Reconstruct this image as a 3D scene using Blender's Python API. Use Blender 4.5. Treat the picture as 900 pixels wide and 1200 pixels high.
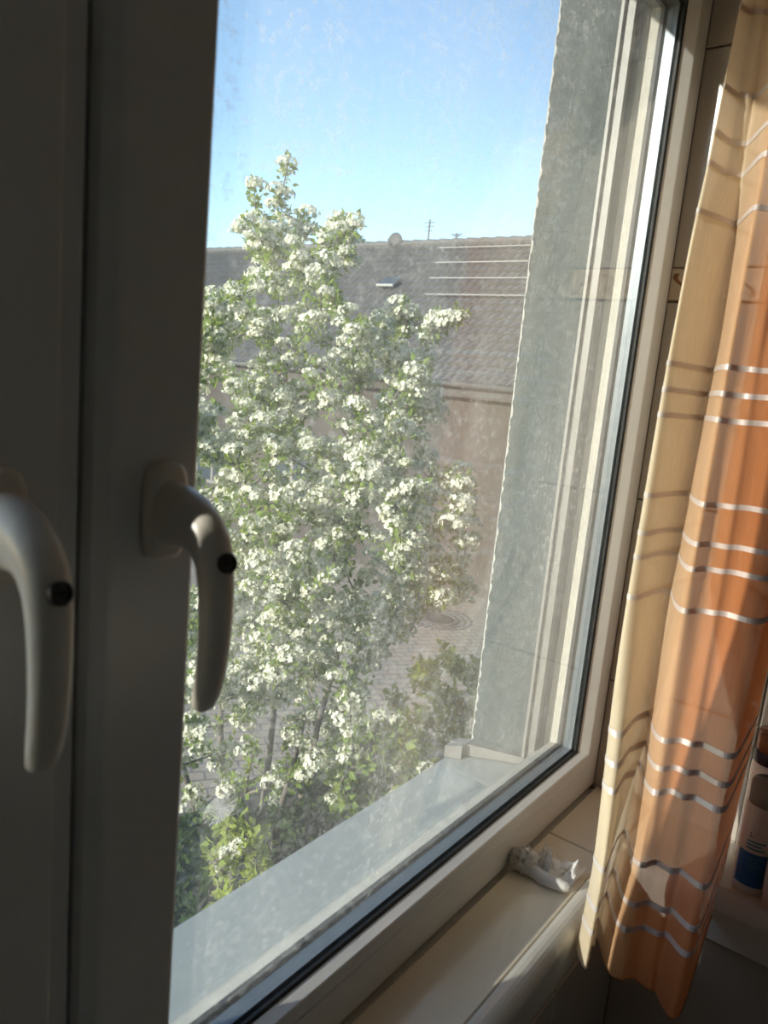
import bpy, bmesh, math, random
from mathutils import Vector, Matrix, noise

# ---------------------------------------------------------------- clear
for o in list(bpy.data.objects): bpy.data.objects.remove(o)
S = bpy.context.scene
COL = S.collection
random.seed(7)

# ---------------------------------------------------------------- camera
# world: x along the window to the right, y outwards, z up; z = 0 is eye level
CAM = Vector((0, -.42, 0))
F = 890.0
WX = Vector((.6050, -.0850, .7917)); WY = Vector((-.7909, -.1780, .5855)); WZ = Vector((.0920, -.9804, -.1750))
# columns of W are the camera's right / down / forward axes in world space
right = Vector((WX[0], WY[0], WZ[0])).normalized()
fwd = Vector((WX[2], WY[2], WZ[2])).normalized()
right = (right - fwd * right.dot(fwd)).normalized()
down = fwd.cross(right).normalized()
cam_d = bpy.data.cameras.new('camera'); cam = bpy.data.objects.new('camera', cam_d); COL.objects.link(cam)
M = Matrix((right, -down, -fwd)).transposed().to_4x4(); M.translation = CAM
cam.matrix_world = M
cam_d.sensor_fit = 'HORIZONTAL'; cam_d.sensor_width = 27.0; cam_d.lens = F / 900 * 27.0
cam_d.clip_start = .01; cam_d.clip_end = 400
cam_d.dof.use_dof = True; cam_d.dof.focus_distance = 1.9; cam_d.dof.aperture_fstop = 8.5
S.camera = cam
def at(px, py, dep):            # pixel + depth along the optical axis -> point
    return CAM + (right * (px - 450) + down * (py - 600) + fwd * F) * (dep / F)
def x_for(px, y, z):            # x of the point (x, y, z) seen in pixel column px
    k = (px - 450) / F
    a = right - fwd * k         # a . (P - CAM) = 0
    return -(a.y * (y - CAM.y) + a.z * (z - CAM.z)) / a.x

# ---------------------------------------------------------------- light
SUN_TO = Vector((-2.5, 1.0, .88)).normalized()
wd = bpy.data.worlds.new('world'); S.world = wd; wd.use_nodes = True
nt = wd.node_tree; nt.nodes.clear()
wo = nt.nodes.new('ShaderNodeOutputWorld'); bg = nt.nodes.new('ShaderNodeBackground')
sk = nt.nodes.new('ShaderNodeTexSky'); sk.sky_type = 'NISHITA'; sk.sun_disc = False
sk.sun_elevation = math.asin(SUN_TO.z); sk.sun_rotation = math.atan2(SUN_TO.x, SUN_TO.y)
sk.air_density = 1.0; sk.dust_density = .15; sk.ozone_density = 1.6
bg.inputs['Strength'].default_value = .325
nt.links.new(sk.outputs[0], bg.inputs[0]); nt.links.new(bg.outputs[0], wo.inputs[0])
sd = bpy.data.lights.new('sun_offscreen', 'SUN'); sd.energy = 7.6; sd.angle = math.radians(.53); sd.color = (1, .93, .82)
sun = bpy.data.objects.new('sun_offscreen', sd); COL.objects.link(sun); sun.location = (-6, 12, 11)
sun.rotation_euler = SUN_TO.to_track_quat('Z', 'Y').to_euler()
vs = S.view_settings
vs.view_transform = 'Standard'; vs.look = 'None'; vs.gamma = 1; vs.exposure = 0.35
vs.use_curve_mapping = False

# ---------------------------------------------------------------- materials
def mat(name, base=(.8, .8, .8), rough=.5, metal=0, noise_s=0, noise_a=0, base2=None, bump=0, bump_s=80, detail=4, coat=0):
    m = bpy.data.materials.new(name); m.use_nodes = True
    n = m.node_tree.nodes; l = m.node_tree.links
    b = n['Principled BSDF']
    b.inputs['Base Color'].default_value = (*base, 1); b.inputs['Roughness'].default_value = rough
    b.inputs['Metallic'].default_value = metal
    if coat: b.inputs['Coat Weight'].default_value = coat
    tc = n.new('ShaderNodeTexCoord')
    if base2:
        t = n.new('ShaderNodeTexNoise'); t.inputs['Scale'].default_value = noise_s; t.inputs['Detail'].default_value = detail
        l.new(tc.outputs['Object'], t.inputs['Vector'])
        r = n.new('ShaderNodeValToRGB'); r.color_ramp.elements[0].position = .5 - noise_a; r.color_ramp.elements[1].position = .5 + noise_a
        r.color_ramp.elements[0].color = (*base, 1); r.color_ramp.elements[1].color = (*base2, 1)
        l.new(t.outputs['Fac'], r.inputs[0]); l.new(r.outputs[0], b.inputs['Base Color'])
    if bump:
        t2 = n.new('ShaderNodeTexNoise'); t2.inputs['Scale'].default_value = bump_s; t2.inputs['Detail'].default_value = 5
        l.new(tc.outputs['Object'], t2.inputs['Vector'])
        bp = n.new('ShaderNodeBump'); bp.inputs['Strength'].default_value = bump; bp.inputs['Distance'].default_value = .01
        l.new(t2.outputs['Fac'], bp.inputs['Height']); l.new(bp.outputs[0], b.inputs['Normal'])
    return m
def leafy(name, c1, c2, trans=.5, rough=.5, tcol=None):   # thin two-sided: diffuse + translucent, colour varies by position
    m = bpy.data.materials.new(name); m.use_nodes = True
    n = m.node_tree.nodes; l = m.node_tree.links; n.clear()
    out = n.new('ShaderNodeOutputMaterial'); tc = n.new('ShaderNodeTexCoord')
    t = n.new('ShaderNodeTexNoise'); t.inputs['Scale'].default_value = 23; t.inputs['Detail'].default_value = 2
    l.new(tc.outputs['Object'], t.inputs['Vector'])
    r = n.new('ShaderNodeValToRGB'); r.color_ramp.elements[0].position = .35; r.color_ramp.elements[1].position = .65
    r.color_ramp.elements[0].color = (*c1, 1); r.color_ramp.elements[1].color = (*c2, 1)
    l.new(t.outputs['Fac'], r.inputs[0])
    d = n.new('ShaderNodeBsdfDiffuse'); tr = n.new('ShaderNodeBsdfTranslucent'); mx = n.new('ShaderNodeMixShader')
    l.new(r.outputs[0], d.inputs[0])
    if tcol: tr.inputs[0].default_value = (*tcol, 1)
    else: l.new(r.outputs[0], tr.inputs[0])
    mx.inputs[0].default_value = trans
    l.new(d.outputs[0], mx.inputs[1]); l.new(tr.outputs[0], mx.inputs[2]); l.new(mx.outputs[0], out.inputs[0])
    return m

MAT = {}
MAT['pvc'] = mat('white_plastic', (.74, .72, .70), .33, base2=(.70, .68, .655), noise_s=6, noise_a=.2, bump=.02, bump_s=300)
MAT['handle'] = mat('cream_handle_plastic', (.80, .74, .66), .28, base2=(.77, .71, .63), noise_s=20, noise_a=.2)
MAT['rubber'] = mat('black_rubber', (.006, .006, .007), .6, bump=.05)
MAT['lock'] = mat('lock_metal', (.06, .055, .05), .35, .8, base2=(.1, .09, .08), noise_s=200, noise_a=.2)
MAT['slot'] = mat('keyhole_dark', (.004, .004, .004), .8, bump=.02)
MAT['spacer'] = mat('spacer_aluminium', (.18, .205, .23), .4, .3, base2=(.15, .175, .20), noise_s=60, noise_a=.2)
MAT['outer_pvc'] = mat('weathered_plastic', (.42, .40, .35), .55, base2=(.36, .345, .30), noise_s=30, noise_a=.2, bump=.05, bump_s=200)
MAT['sill_out'] = mat('grey_sill_sheet', (.25, .265, .258), .5, base2=(.215, .23, .223), noise_s=9, noise_a=.25, bump=.03, bump_s=120)
MAT['plaster'] = mat('grey_roughcast', (.048, .068, .072), .95, base2=(.078, .103, .106), noise_s=330, noise_a=.12, bump=.7, bump_s=700)
MAT['guide'] = mat('shutter_guide_metal', (.18, .178, .17), .5, .2, base2=(.15, .148, .14), noise_s=40, noise_a=.2)
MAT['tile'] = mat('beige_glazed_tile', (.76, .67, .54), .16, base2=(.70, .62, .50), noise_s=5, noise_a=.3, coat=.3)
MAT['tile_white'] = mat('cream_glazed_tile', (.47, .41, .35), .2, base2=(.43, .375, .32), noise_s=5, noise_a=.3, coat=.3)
MAT['grout'] = mat('grout', (.38, .33, .28), .9, base2=(.33, .29, .245), noise_s=90, noise_a=.2, bump=.2)
MAT['trim'] = mat('white_glazed_trim', (.74, .71, .66), .18, base2=(.7, .67, .62), noise_s=8, noise_a=.3)
MAT['paint'] = mat('wall_paint', (.72, .68, .62), .8, base2=(.69, .65, .59), noise_s=12, noise_a=.3, bump=.1, bump_s=200)
MAT['ceil'] = mat('ceiling_paint', (.78, .76, .73), .9, base2=(.75, .73, .7), noise_s=8, noise_a=.3, bump=.1, bump_s=200)
MAT['floor'] = mat('floor_tile', (.45, .40, .34), .4, base2=(.40, .35, .30), noise_s=8, noise_a=.3, bump=.05)
MAT['metal'] = mat('dark_metal', (.1, .1, .11), .5, .7, base2=(.14, .14, .14), noise_s=20, noise_a=.2)

def glass_mat(name, dust, tint=(.97, .985, .98)):
    m = bpy.data.materials.new(name); m.use_nodes = True
    n = m.node_tree.nodes; l = m.node_tree.links; n.clear()
    out = n.new('ShaderNodeOutputMaterial'); geo = n.new('ShaderNodeNewGeometry'); tc = n.new('ShaderNodeTexCoord')
    def mth(op, a, b=None, clamp=False):
        k = n.new('ShaderNodeMath'); k.operation = op; k.use_clamp = clamp
        for i, v in enumerate((a, b)):
            if v is None: continue
            if isinstance(v, (int, float)): k.inputs[i].default_value = v
            else: l.new(v, k.inputs[i])
        return k.outputs[0]
    dot = n.new('ShaderNodeVectorMath'); dot.operation = 'DOT_PRODUCT'
    l.new(geo.outputs['Normal'], dot.inputs[0]); l.new(geo.outputs['Incoming'], dot.inputs[1])
    c = mth('ABSOLUTE', dot.outputs['Value'])
    fr = mth('ADD', mth('MULTIPLY', mth('POWER', mth('SUBTRACT', 1.0, c), 5.0), .95), .04, True)   # Schlick's Fresnel for plain glass
    tp = n.new('ShaderNodeBsdfTransparent'); tp.inputs[0].default_value = (*tint, 1)
    gl = n.new('ShaderNodeBsdfGlossy'); gl.inputs['Roughness'].default_value = .0
    mx = n.new('ShaderNodeMixShader'); l.new(fr, mx.inputs[0]); l.new(tp.outputs[0], mx.inputs[1]); l.new(gl.outputs[0], mx.inputs[2])
    last = mx.outputs[0]
    if dust > 0:
        def nz(scale, det, sc=(1, 1, 1), rot=0):
            mp = n.new('ShaderNodeMapping'); mp.inputs['Scale'].default_value = sc; mp.inputs['Rotation'].default_value = (0, rot, 0)
            l.new(tc.outputs['Object'], mp.inputs[0])
            t = n.new('ShaderNodeTexNoise'); t.inputs['Scale'].default_value = scale; t.inputs['Detail'].default_value = det
            t.inputs['Roughness'].default_value = .65
            l.new(mp.outputs[0], t.inputs['Vector']); return t.outputs['Fac']
        def ramp(v, a, b):
            k = n.new('ShaderNodeMapRange'); k.inputs['From Min'].default_value = a; k.inputs['From Max'].default_value = b
            l.new(v, k.inputs['Value']); return k.outputs['Result']
        big = ramp(nz(5, 6, (1, 1, .6)), .36, .70)
        drip = ramp(nz(26, 4, (1, 1, .14)), .38, .75)
        wipe = ramp(nz(22, 3, (1, 1, .12), .7), .45, .8)
        spot = ramp(nz(110, 3), .54, .64)
        fine = ramp(nz(300, 2), .50, .70)
        f = mth('MULTIPLY', big, .55)
        f = mth('ADD', f, mth('MULTIPLY', drip, .3))
        f = mth('ADD', f, mth('MULTIPLY', wipe, .3))
        f = mth('ADD', f, mth('MULTIPLY', mth('MULTIPLY', spot, mth('ADD', big, .25)), 1.5))
        f = mth('ADD', f, mth('MULTIPLY', fine, .5))
        f = mth('MULTIPLY', mth('ADD', f, .08), dust, True)
        df = n.new('ShaderNodeBsdfDiffuse'); df.inputs[0].default_value = (.95, .92, .88, 1)
        tr = n.new('ShaderNodeBsdfTranslucent'); tr.inputs[0].default_value = (.95, .92, .88, 1)
        m2 = n.new('ShaderNodeMixShader'); m2.inputs[0].default_value = .6
        l.new(df.outputs[0], m2.inputs[1]); l.new(tr.outputs[0], m2.inputs[2])
        m3 = n.new('ShaderNodeMixShader'); l.new(f, m3.inputs[0]); l.new(last, m3.inputs[1]); l.new(m2.outputs[0], m3.inputs[2])
        last = m3.outputs[0]
    l.new(last, out.inputs[0])
    return m
MAT['glass_in'] = glass_mat('clear_pane', 0)
MAT['glass_out'] = glass_mat('dusty_pane', .12)

# ---------------------------------------------------------------- helpers
def link(name, me, m, parent=None, smooth=False):
    o = bpy.data.objects.new(name, me); COL.objects.link(o)
    if m is not None and not me.materials: me.materials.append(m)
    if parent is not None: o.parent = parent
    if smooth:
        for p in me.polygons: p.use_smooth = True
    return o
def from_py(name, vs_, fs, m, parent=None, smooth=False):
    me = bpy.data.meshes.new(name); me.from_pydata([tuple(v) for v in vs_], [], fs); me.validate(); me.update()
    return link(name, me, m, parent, smooth)
def tag(o, label=None, cat=None, group=None, kind=None):
    if label: o['label'] = label
    if cat: o['category'] = cat
    if group: o['group'] = group
    if kind: o['kind'] = kind
    return o
def empty(name, loc=(0, 0, 0), rz=0):
    o = bpy.data.objects.new(name, None); COL.objects.link(o); o.location = loc; o.rotation_euler = (0, 0, rz)
    o.empty_display_size = .05
    return o
class MB:
    def __init__(s): s.v = []; s.f = []
    def box(s, x0, x1, y0, y1, z0, z1):
        b = len(s.v)
        s.v += [(x0, y0, z0), (x1, y0, z0), (x1, y1, z0), (x0, y1, z0), (x0, y0, z1), (x1, y0, z1), (x1, y1, z1), (x0, y1, z1)]
        s.f += [tuple(b + i for i in q) for q in ((0, 3, 2, 1), (4, 5, 6, 7), (0, 1, 5, 4), (1, 2, 6, 5), (2, 3, 7, 6), (3, 0, 4, 7))]
        return s
    def lathe(s, prof, n=24, c=(0, 0, 0)):      # prof: (r, z)
        b = len(s.v)
        for r, z in prof:
            for i in range(n):
                a = 2 * math.pi * i / n
                s.v.append((c[0] + r * math.cos(a), c[1] + r * math.sin(a), c[2] + z))
        for j in range(len(prof) - 1):
            for i in range(n):
                k = (i + 1) % n
                s.f.append((b + j * n + i, b + j * n + k, b + (j + 1) * n + k, b + (j + 1) * n + i))
        s.f.append(tuple(b + i for i in range(n - 1, -1, -1)))
        s.f.append(tuple(b + (len(prof) - 1) * n + i for i in range(n)))
        return s
    def tube(s, pts, rad, n=6):
        b = len(s.v); pts = [Vector(p) for p in pts]
        for i, p in enumerate(pts):
            t = (pts[min(i + 1, len(pts) - 1)] - pts[max(i - 1, 0)]).normalized()
            u = t.orthogonal().normalized() if i == 0 else (u - t * u.dot(t)).normalized()
            w = t.cross(u); r = rad[i] if isinstance(rad, (list, tuple)) else rad
            for k in range(n):
                a = 2 * math.pi * k / n
                s.v.append(tuple(p + (u * math.cos(a) + w * math.sin(a)) * r))
        for i in range(len(pts) - 1):
            for k in range(n):
                q = (k + 1) % n
                s.f.append((b + i * n + k, b + i * n + q, b + (i + 1) * n + q, b + (i + 1) * n + k))
        s.f.append(tuple(b + k for k in range(n - 1, -1, -1))); s.f.append(tuple(b + (len(pts) - 1) * n + k for k in range(n)))
        return s
    def build(s, name, m, parent=None, smooth=False):
        return from_py(name, s.v, s.f, m, parent, smooth)
def bevel_obj(o, w=.002, seg=2):
    bm = bmesh.new(); bm.from_mesh(o.data)
    bmesh.ops.bevel(bm, geom=bm.edges[:], offset=w, segments=seg, profile=.6, affect='EDGES', clamp_overlap=True)
    bm.to_mesh(o.data); bm.free(); return o
def ring(name, rect, prof, m, parent):
    # rect x0,x1,z0,z1 ; prof: closed list of (t, t_left, t_right, y): inset from the rectangle (top/bottom, left, right) and depth
    x0, x1, z0, z1 = rect; v = []; f = []; n = len(prof)
    for t, tl, tr, y in prof: v += [(x0 + tl, y, z0 + t), (x1 - tr, y, z0 + t), (x1 - tr, y, z1 - t), (x0 + tl, y, z1 - t)]
    for i in range(n):
        j = (i + 1) % n
        for k in range(4):
            q = (k + 1) % 4
            f.append((i * 4 + k, j * 4 + k, j * 4 + q, i * 4 + q))
    o = from_py(name, v, f, m, parent)
    bm = bmesh.new(); bm.from_mesh(o.data); bmesh.ops.recalc_face_normals(bm, faces=bm.faces[:]); bm.to_mesh(o.data); bm.free()
    if m is MAT['pvc']:
        o.data.materials.append(MAT['outer_pvc'])
        for p in o.data.polygons:
            if p.center.y > .044: p.material_index = 1
    return o
TILES = {}
def tile(w, h, t, m, name, parent, origin, ux, uy, un, ch=.0015):
    key = (round(w, 4), round(h, 4), m.name)
    if key not in TILES:
        v = [(a, b, 0) for a, b in ((0, 0), (w, 0), (w, h), (0, h))] + [(a, b, t - ch) for a, b in ((0, 0), (w, 0), (w, h), (0, h))] + \
            [(a, b, t) for a, b in ((ch, ch), (w - ch, ch), (w - ch, h - ch), (ch, h - ch))]
        f = [(3, 2, 1, 0), (8, 9, 10, 11)] + [(i, (i + 1) % 4, 4 + (i + 1) % 4, 4 + i) for i in range(4)] + [(4 + i, 4 + (i + 1) % 4, 8 + (i + 1) % 4, 8 + i) for i in range(4)]
        me = bpy.data.meshes.new(name); me.from_pydata(v, [], f); me.materials.append(m); TILES[key] = me
    o = bpy.data.objects.new(name, TILES[key]); COL.objects.link(o); o.parent = parent
    mw = Matrix((ux, uy, un)).transposed().to_4x4(); mw.translation = origin
    o.matrix_basis = mw
    return o

# ---------------------------------------------------------------- setting: room shell
ZS = -.70           # inner sill
XR = 1.30           # right tiled wall
FLOOR = -1.50; CEIL = 1.05
YB = -2.3; XL = -1.5
def struct(o, label, cat): return tag(o, label, cat, kind='structure')
struct(MB().box(XL - .1, XR + .2, YB - .1, -.118, FLOOR - .1, FLOOR).build('floor', MAT['floor']), 'brownish tiled bathroom floor below the window', 'floor')
struct(MB().box(XL - .1, XR + .2, YB - .1, .0, CEIL, CEIL + .1).build('ceiling', MAT['ceil']), 'white painted bathroom ceiling above the window', 'ceiling')
struct(MB().box(XL - .1, XL, YB - .1, -.118, FLOOR, CEIL).build('wall_left', MAT['paint']), 'plain painted bathroom wall opposite the tiled wall', 'wall')
struct(MB().box(XL, XR, YB - .1, YB, FLOOR, CEIL).build('wall_back', MAT['paint']), 'plain painted bathroom wall facing the window', 'wall')
wf = MB()
wf.box(XL - .1, XR, -.118, .06, FLOOR, ZS - .012); wf.box(XL - .1, XR, -.118, .0, .67, CEIL); wf.box(XL - .1, -.48, -.118, .06, ZS - .012, .67)
wf = struct(wf.build('wall_front', MAT['paint']), 'painted wall around the inside of the window', 'wall')
wr = struct(MB().box(XR + .008, XR + .16, YB, .08, FLOOR, CEIL).build('wall_right', MAT['grout']), 'cream tiled wall beside the window with a brown border row', 'wall')
# tiles of the right wall, rows fixed by the border row seen beside the frame
tw, th, gp = .25, .33, .003
rows = [(.218 + i * th, th) for i in range(3)] + [(.165 - (i + 1) * th, th) for i in range(4)]
ux, uy, un = Vector((0, -1, 0)), Vector((0, 0, 1)), Vector((-1, 0, 0))
for z0, hh in rows:
    h2 = min(hh, CEIL - z0)
    for c in range(8):
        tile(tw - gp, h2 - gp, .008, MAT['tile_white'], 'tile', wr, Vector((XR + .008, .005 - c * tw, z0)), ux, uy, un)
# border tiles with a brown motif
MAT['motif'] = mat('brown_motif_glaze', (.16, .06, .025), .3, base2=(.28, .12, .05), noise_s=60, noise_a=.15)
MAT['border'] = mat('sand_border_glaze', (.55, .43, .32), .25, base2=(.6, .5, .38), noise_s=30, noise_a=.25)
for c in range(8):
    y0 = .005 - c * tw
    t = tile(tw - gp, .05, .009, MAT['border'], 'border_tile', wr, Vector((XR + .008, y0, .166)), ux, uy, un)
    mo = MB()
    for k in range(5):
        a0 = .004 + k * .049
        pts = []
        for q in range(13):
            s_ = q / 12
            pts.append((a0 + .006 + .006 * math.sin(s_ * 6.28) + (.02 * s_ if k % 2 else .02 * (1 - s_)), .006 + s_ * .036, .0092))
        b = len(mo.v); wdt = .004
        for (a, bb, cc) in pts: mo.v += [(a - wdt, bb, cc), (a + wdt, bb, cc), (a + wdt, bb, cc - .002), (a - wdt, bb, cc - .002)]
        for q in range(12):
            i = b + q * 4
            mo.f += [(i, i + 1, i + 5, i + 4), (i + 1, i + 2, i + 6, i + 5), (i + 3, i, i + 4, i + 7)]
    mo.build('motif', MAT['motif'], t)

# inner sill with long tiles and the ledge that turns the corner
sl = MB(); sl.box(-.48, XR, -.100, -.001, ZS - .012, ZS - .006); sl.box(1.145, XR, -1.4, -.100, ZS - .012, ZS - .006)
sl = struct(sl.build('trim_1', MAT['grout']), 'beige tiled inner window sill under the frame', 'window sill')
for a, b in ((-.478, -.105), (-.105, .495), (.495, 1.095), (1.095, 1.299)):
    tile(b - a - .003, .094, .006, MAT['tile'], 'sill_tile', sl, Vector((a, -.097, ZS - .006)), Vector((1, 0, 0)), Vector((0, 1, 0)), Vector((0, 0, 1)))
for k in range(3):
    tile(.145, .397, .006, MAT['tile'], 'ledge_tile', sl, Vector((1.153, -.5 - k * .4, ZS - .006)), Vector((1, 0, 0)), Vector((0, 1, 0)), Vector((0, 0, 1)))
# bullnose trim: along the sill front, then along the ledge
def bull(name, a, b, axis):
    pr = []
    R_ = .026
    for i in range(9):
        t = i / 8 * math.pi / 2
        pr.append((-R_ * math.sin(t), -R_ + R_ * math.cos(t)))      # out, z
    pr += [(-R_, -.07), (.0, -.07)]
    v = []; n = len(pr)
    for e in (a, b):
        for o_, z_ in pr:
            v.append((e, -.0985 + o_, ZS + z_) if axis == 'x' else (1.1505 + o_, e, ZS + z_))
    f = [(i, (i + 1) % n, n + (i + 1) % n, n + i) for i in range(n)] + [tuple(range(n)), tuple(range(2 * n - 1, n - 1, -1))]
    o = from_py(name, v, f, MAT['trim'])
    bm = bmesh.new(); bm.from_mesh(o.data); bmesh.ops.recalc_face_normals(bm, faces=bm.faces[:]); bm.to_mesh(o.data); bm.free()
    return o
struct(bull('trim_2', -.48, 1.1245, 'x'), 'rounded white glazed edge trim along the inner sill', 'trim')
struct(bull('trim_3', -.1255, -1.4, 'y'), 'rounded white glazed edge trim along the bottle ledge', 'trim')
# tiled face under the sill and under the ledge
ap = struct(MB().box(1.139, XR, -1.4, -.1185, FLOOR, ZS - .013).build('wall_ledge', MAT['grout']), 'tiled ledge wall that carries the toiletry bottles', 'wall')
for r_ in range(2):
    zt = ZS - .073 - (r_ + 1) * th
    for c in range(6):
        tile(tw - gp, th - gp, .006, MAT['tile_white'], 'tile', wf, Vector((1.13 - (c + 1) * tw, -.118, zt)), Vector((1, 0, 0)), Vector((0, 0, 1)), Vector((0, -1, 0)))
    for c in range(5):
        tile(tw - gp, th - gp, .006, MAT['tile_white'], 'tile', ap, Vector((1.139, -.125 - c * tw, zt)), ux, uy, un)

# ---------------------------------------------------------------- window frame and sashes
XG = .262
fr = ring('trim_4', (-.477, XR - .001, ZS, .668),
          [(0, 0, 0, .006), (.003, .003, .003, .004), (.0555, .0555, .0505, .004), (.0575, .0575, .0525, .006), (.0575, .0575, .0525, .064), (.068, .068, .066, .064), (.072, .072, .070, .068), (.072, .072, .070, .082), (0, 0, 0, .082)],
          MAT['pvc'], None)
struct(fr, 'white plastic fixed window frame against the tiled wall', 'window frame')

def sash(name, rect, prof_l, mirror, label, cat):
    root = empty(name, ((rect[0] + rect[1]) / 2, 0, rect[2]))
    struct(root, label, cat)
    off = Vector(root.location)
    x0, x1, z0, z1 = rect
    # meeting stile wide, other three sides narrow
    W = .085; N = .033
    def p(t, meet, y, tr=None):          # t for narrow sides, meet for the meeting stile, tr for the jamb side
        if meet > .05: meet += .0035
        return (t, t if tr is None else tr, meet, y) if mirror else (t, meet, t if tr is None else tr, y)
    prof = [p(0, 0, .018), p(0, 0, .012) if not mirror else p(0, 0, .010), p(.002, .003, .0055), p(.004, .0065 if not mirror else .016, .0035 if not mirror else .007), p(.006, .0125 if not mirror else .0185, .0004), p(.009, .016 if not mirror else .020, 0, .007),
            p(.0225, .074, 0, .008), p(.0245, .0765, .0012, .010), p(.029, .080, .0155), p(.030, .081, .018), p(.030, .081, .0195), p(.016, .067, .0195), p(.016, .067, .0465), p(.029, .080, .0465), p(.026, .077, .060), p(.022, .073, .062), p(0, 0, .062)]
    o = ring('sash_frame', rect, prof, MAT['pvc'], root); o.location = -off
    g = ring('gasket', rect, [p(.0285, .0795, .0135), p(.0318, .0828, .0160), p(.0318, .0828, .0198), p(.0290, .0800, .0198)], MAT['rubber'], root); g.location = -off
    a = ring('spacer_bar', rect, [p(.018, .069, .0242), p(.018, .069, .0398), p(.0335, .0845, .0398), p(.0335, .0845, .0242)], MAT['spacer'], root); a.location = -off
    g2 = ring('outer_gasket', rect, [p(.030, .081, .0445), p(.036, .087, .0445), p(.036, .087, .0505), p(.0285, .0795, .0505)], MAT['rubber'], root); g2.location = -off
    b = ring('outer_bead', rect, [p(.0275, .0785, .0506), p(.0345, .0855, .0506), p(.030, .081, .066), p(.0235, .0745, .066)], MAT['outer_pvc'], root); b.location = -off
    ml, mr = (.018, .0725) if mirror else (.0725, .018)
    for nm, ya, mt in (('inner_pane', .0200, 'glass_in'), ('outer_pane', .0402, 'glass_out')):
        q = MB().box(x0 + ml, x1 - mr, ya, ya + .004, z0 + .018, z1 - .018).build(nm, MAT[mt], root); q.location = -off
    tag(bpy.data.objects[q.name], 'dusty outer glass pane')
    return root
w1 = sash('window_1', (-.4225, XG - .0022, -.6415, .6125), None, True, 'white window sash across the dark gap from the one showing the tree', 'window')  # unseen left part narrowed so the outer reveal shades the handles
w2 = sash('window_2', (XG + .0022, 1.2465, -.6415, .6125), None, False, 'white window sash with dusty glass showing the blossoming tree', 'window')
# dark seal in the gap between both sashes
MB()  .box(XG - .0018, XG + .0018, .024, .06, -.6415, .6125).build('meeting_seal', MAT['rubber'], w2).location = -Vector(w2.location)

def loft_handle(parent, x, z, lab):
    off = Vector((x, 0, z)) - Vector(parent.location)
    # rosette plate (part) with neck/grip and lock (sub-parts)
    v = []; f = []; n = 28
    def outline(w, h, y):
        out = []
        for i in range(n):
            a = 2 * math.pi * i / n; c_, s_ = math.cos(a), math.sin(a); e = .55
            out.append((w * math.copysign(abs(c_) ** e, c_), y, h * math.copysign(abs(s_) ** e, s_)))
        return out
    for w, h, y in ((.0158, .0335, .0), (.0158, .0335, -.0065), (.0148, .0325, -.0095), (.0125, .030, -.0115), (.010, .027, -.012)): v += outline(w, h, y)
    for j in range(4):
        for i in range(n): f.append((j * n + i, j * n + (i + 1) % n, (j + 1) * n + (i + 1) % n, (j + 1) * n + i))
    f.append(tuple(range(4 * n, 5 * n))); f.append(tuple(range(n - 1, -1, -1)))
    hd = from_py('handle', v, f, MAT['handle'], parent, True); hd.location = off
    tag(hd, lab)
    path = [(-.0105, 0), (-.013, 0), (-.024, -.0005), (-.036, -.003), (-.0455, -.0075), (-.0530, -.015), (-.0575, -.0255), (-.0600, -.040), (-.0612, -.058), (-.0610, -.078), (-.0592, -.098), (-.0562, -.113), (-.0535, -.1225), (-.0524, -.1255)]
    A = [.0205, .0215, .0205, .0180, .0152, .0130, .0112, .0098, .0090, .0085, .0080, .0074, .0060, .0030]
    B = [.0145, .0150, .0145, .0136, .0130, .0126, .0122, .0118, .0115, .0110, .0105, .0098, .0085, .0045]
    v = []; f = []; n = 24
    for i, (y, z_) in enumerate(path):
        a0 = path[max(i - 1, 0)]; a1 = path[min(i + 1, len(path) - 1)]
        t = Vector((0, a1[0] - a0[0], a1[1] - a0[1])).normalized(); nn = Vector((0, -t.z, t.y))
        for k in range(n):
            a = 2 * math.pi * k / n; c_, s_ = math.cos(a), math.sin(a); e = .85
            v.append(Vector((0, y, z_)) + Vector((1, 0, 0)) * (B[i] * math.copysign(abs(c_) ** e, c_)) + nn * (A[i] * math.copysign(abs(s_) ** e, s_)))
    for j in range(len(path) - 1):
        for i in range(n): f.append((j * n + i, j * n + (i + 1) % n, (j + 1) * n + (i + 1) % n, (j + 1) * n + i))
    f.append(tuple(range(n - 1, -1, -1))); f.append(tuple(range((len(path) - 1) * n, len(path) * n)))
    g = from_py('grip', v, f, MAT['handle'], hd, True)
    bm = bmesh.new(); bm.from_mesh(g.data); bmesh.ops.recalc_face_normals(bm, faces=bm.faces[:]); bm.to_mesh(g.data); bm.free()
    for p in g.data.polygons: p.use_smooth = True
    lk = MB().lathe([(.0066, 0), (.0066, .0042), (.0058, .0050), (.0046, .0050), (.0042, .0036), (.001, .0036)], 24).build('lock_cylinder', MAT['lock'], hd, False)
    d = Vector((0, -.92, .24)).normalized()
    lk.rotation_euler = d.to_track_quat('Z', 'X').to_euler(); lk.location = Vector((0, -.0672, -.0225))
    ks = MB().box(-.0008, .0008, -.0028, .0028, .0030, .0040).build('keyhole', MAT['slot'], hd)  # near-black box stands in for the shaded hollow of the keyhole
    ks.rotation_euler = lk.rotation_euler; ks.location = lk.location
    return hd
loft_handle(w2, .315, -.102, 'cream window handle pointing down with round lock on the glass-side sash')
loft_handle(w1, .2035, -.102, 'cream window handle pointing down on the sash across the dark gap')

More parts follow.
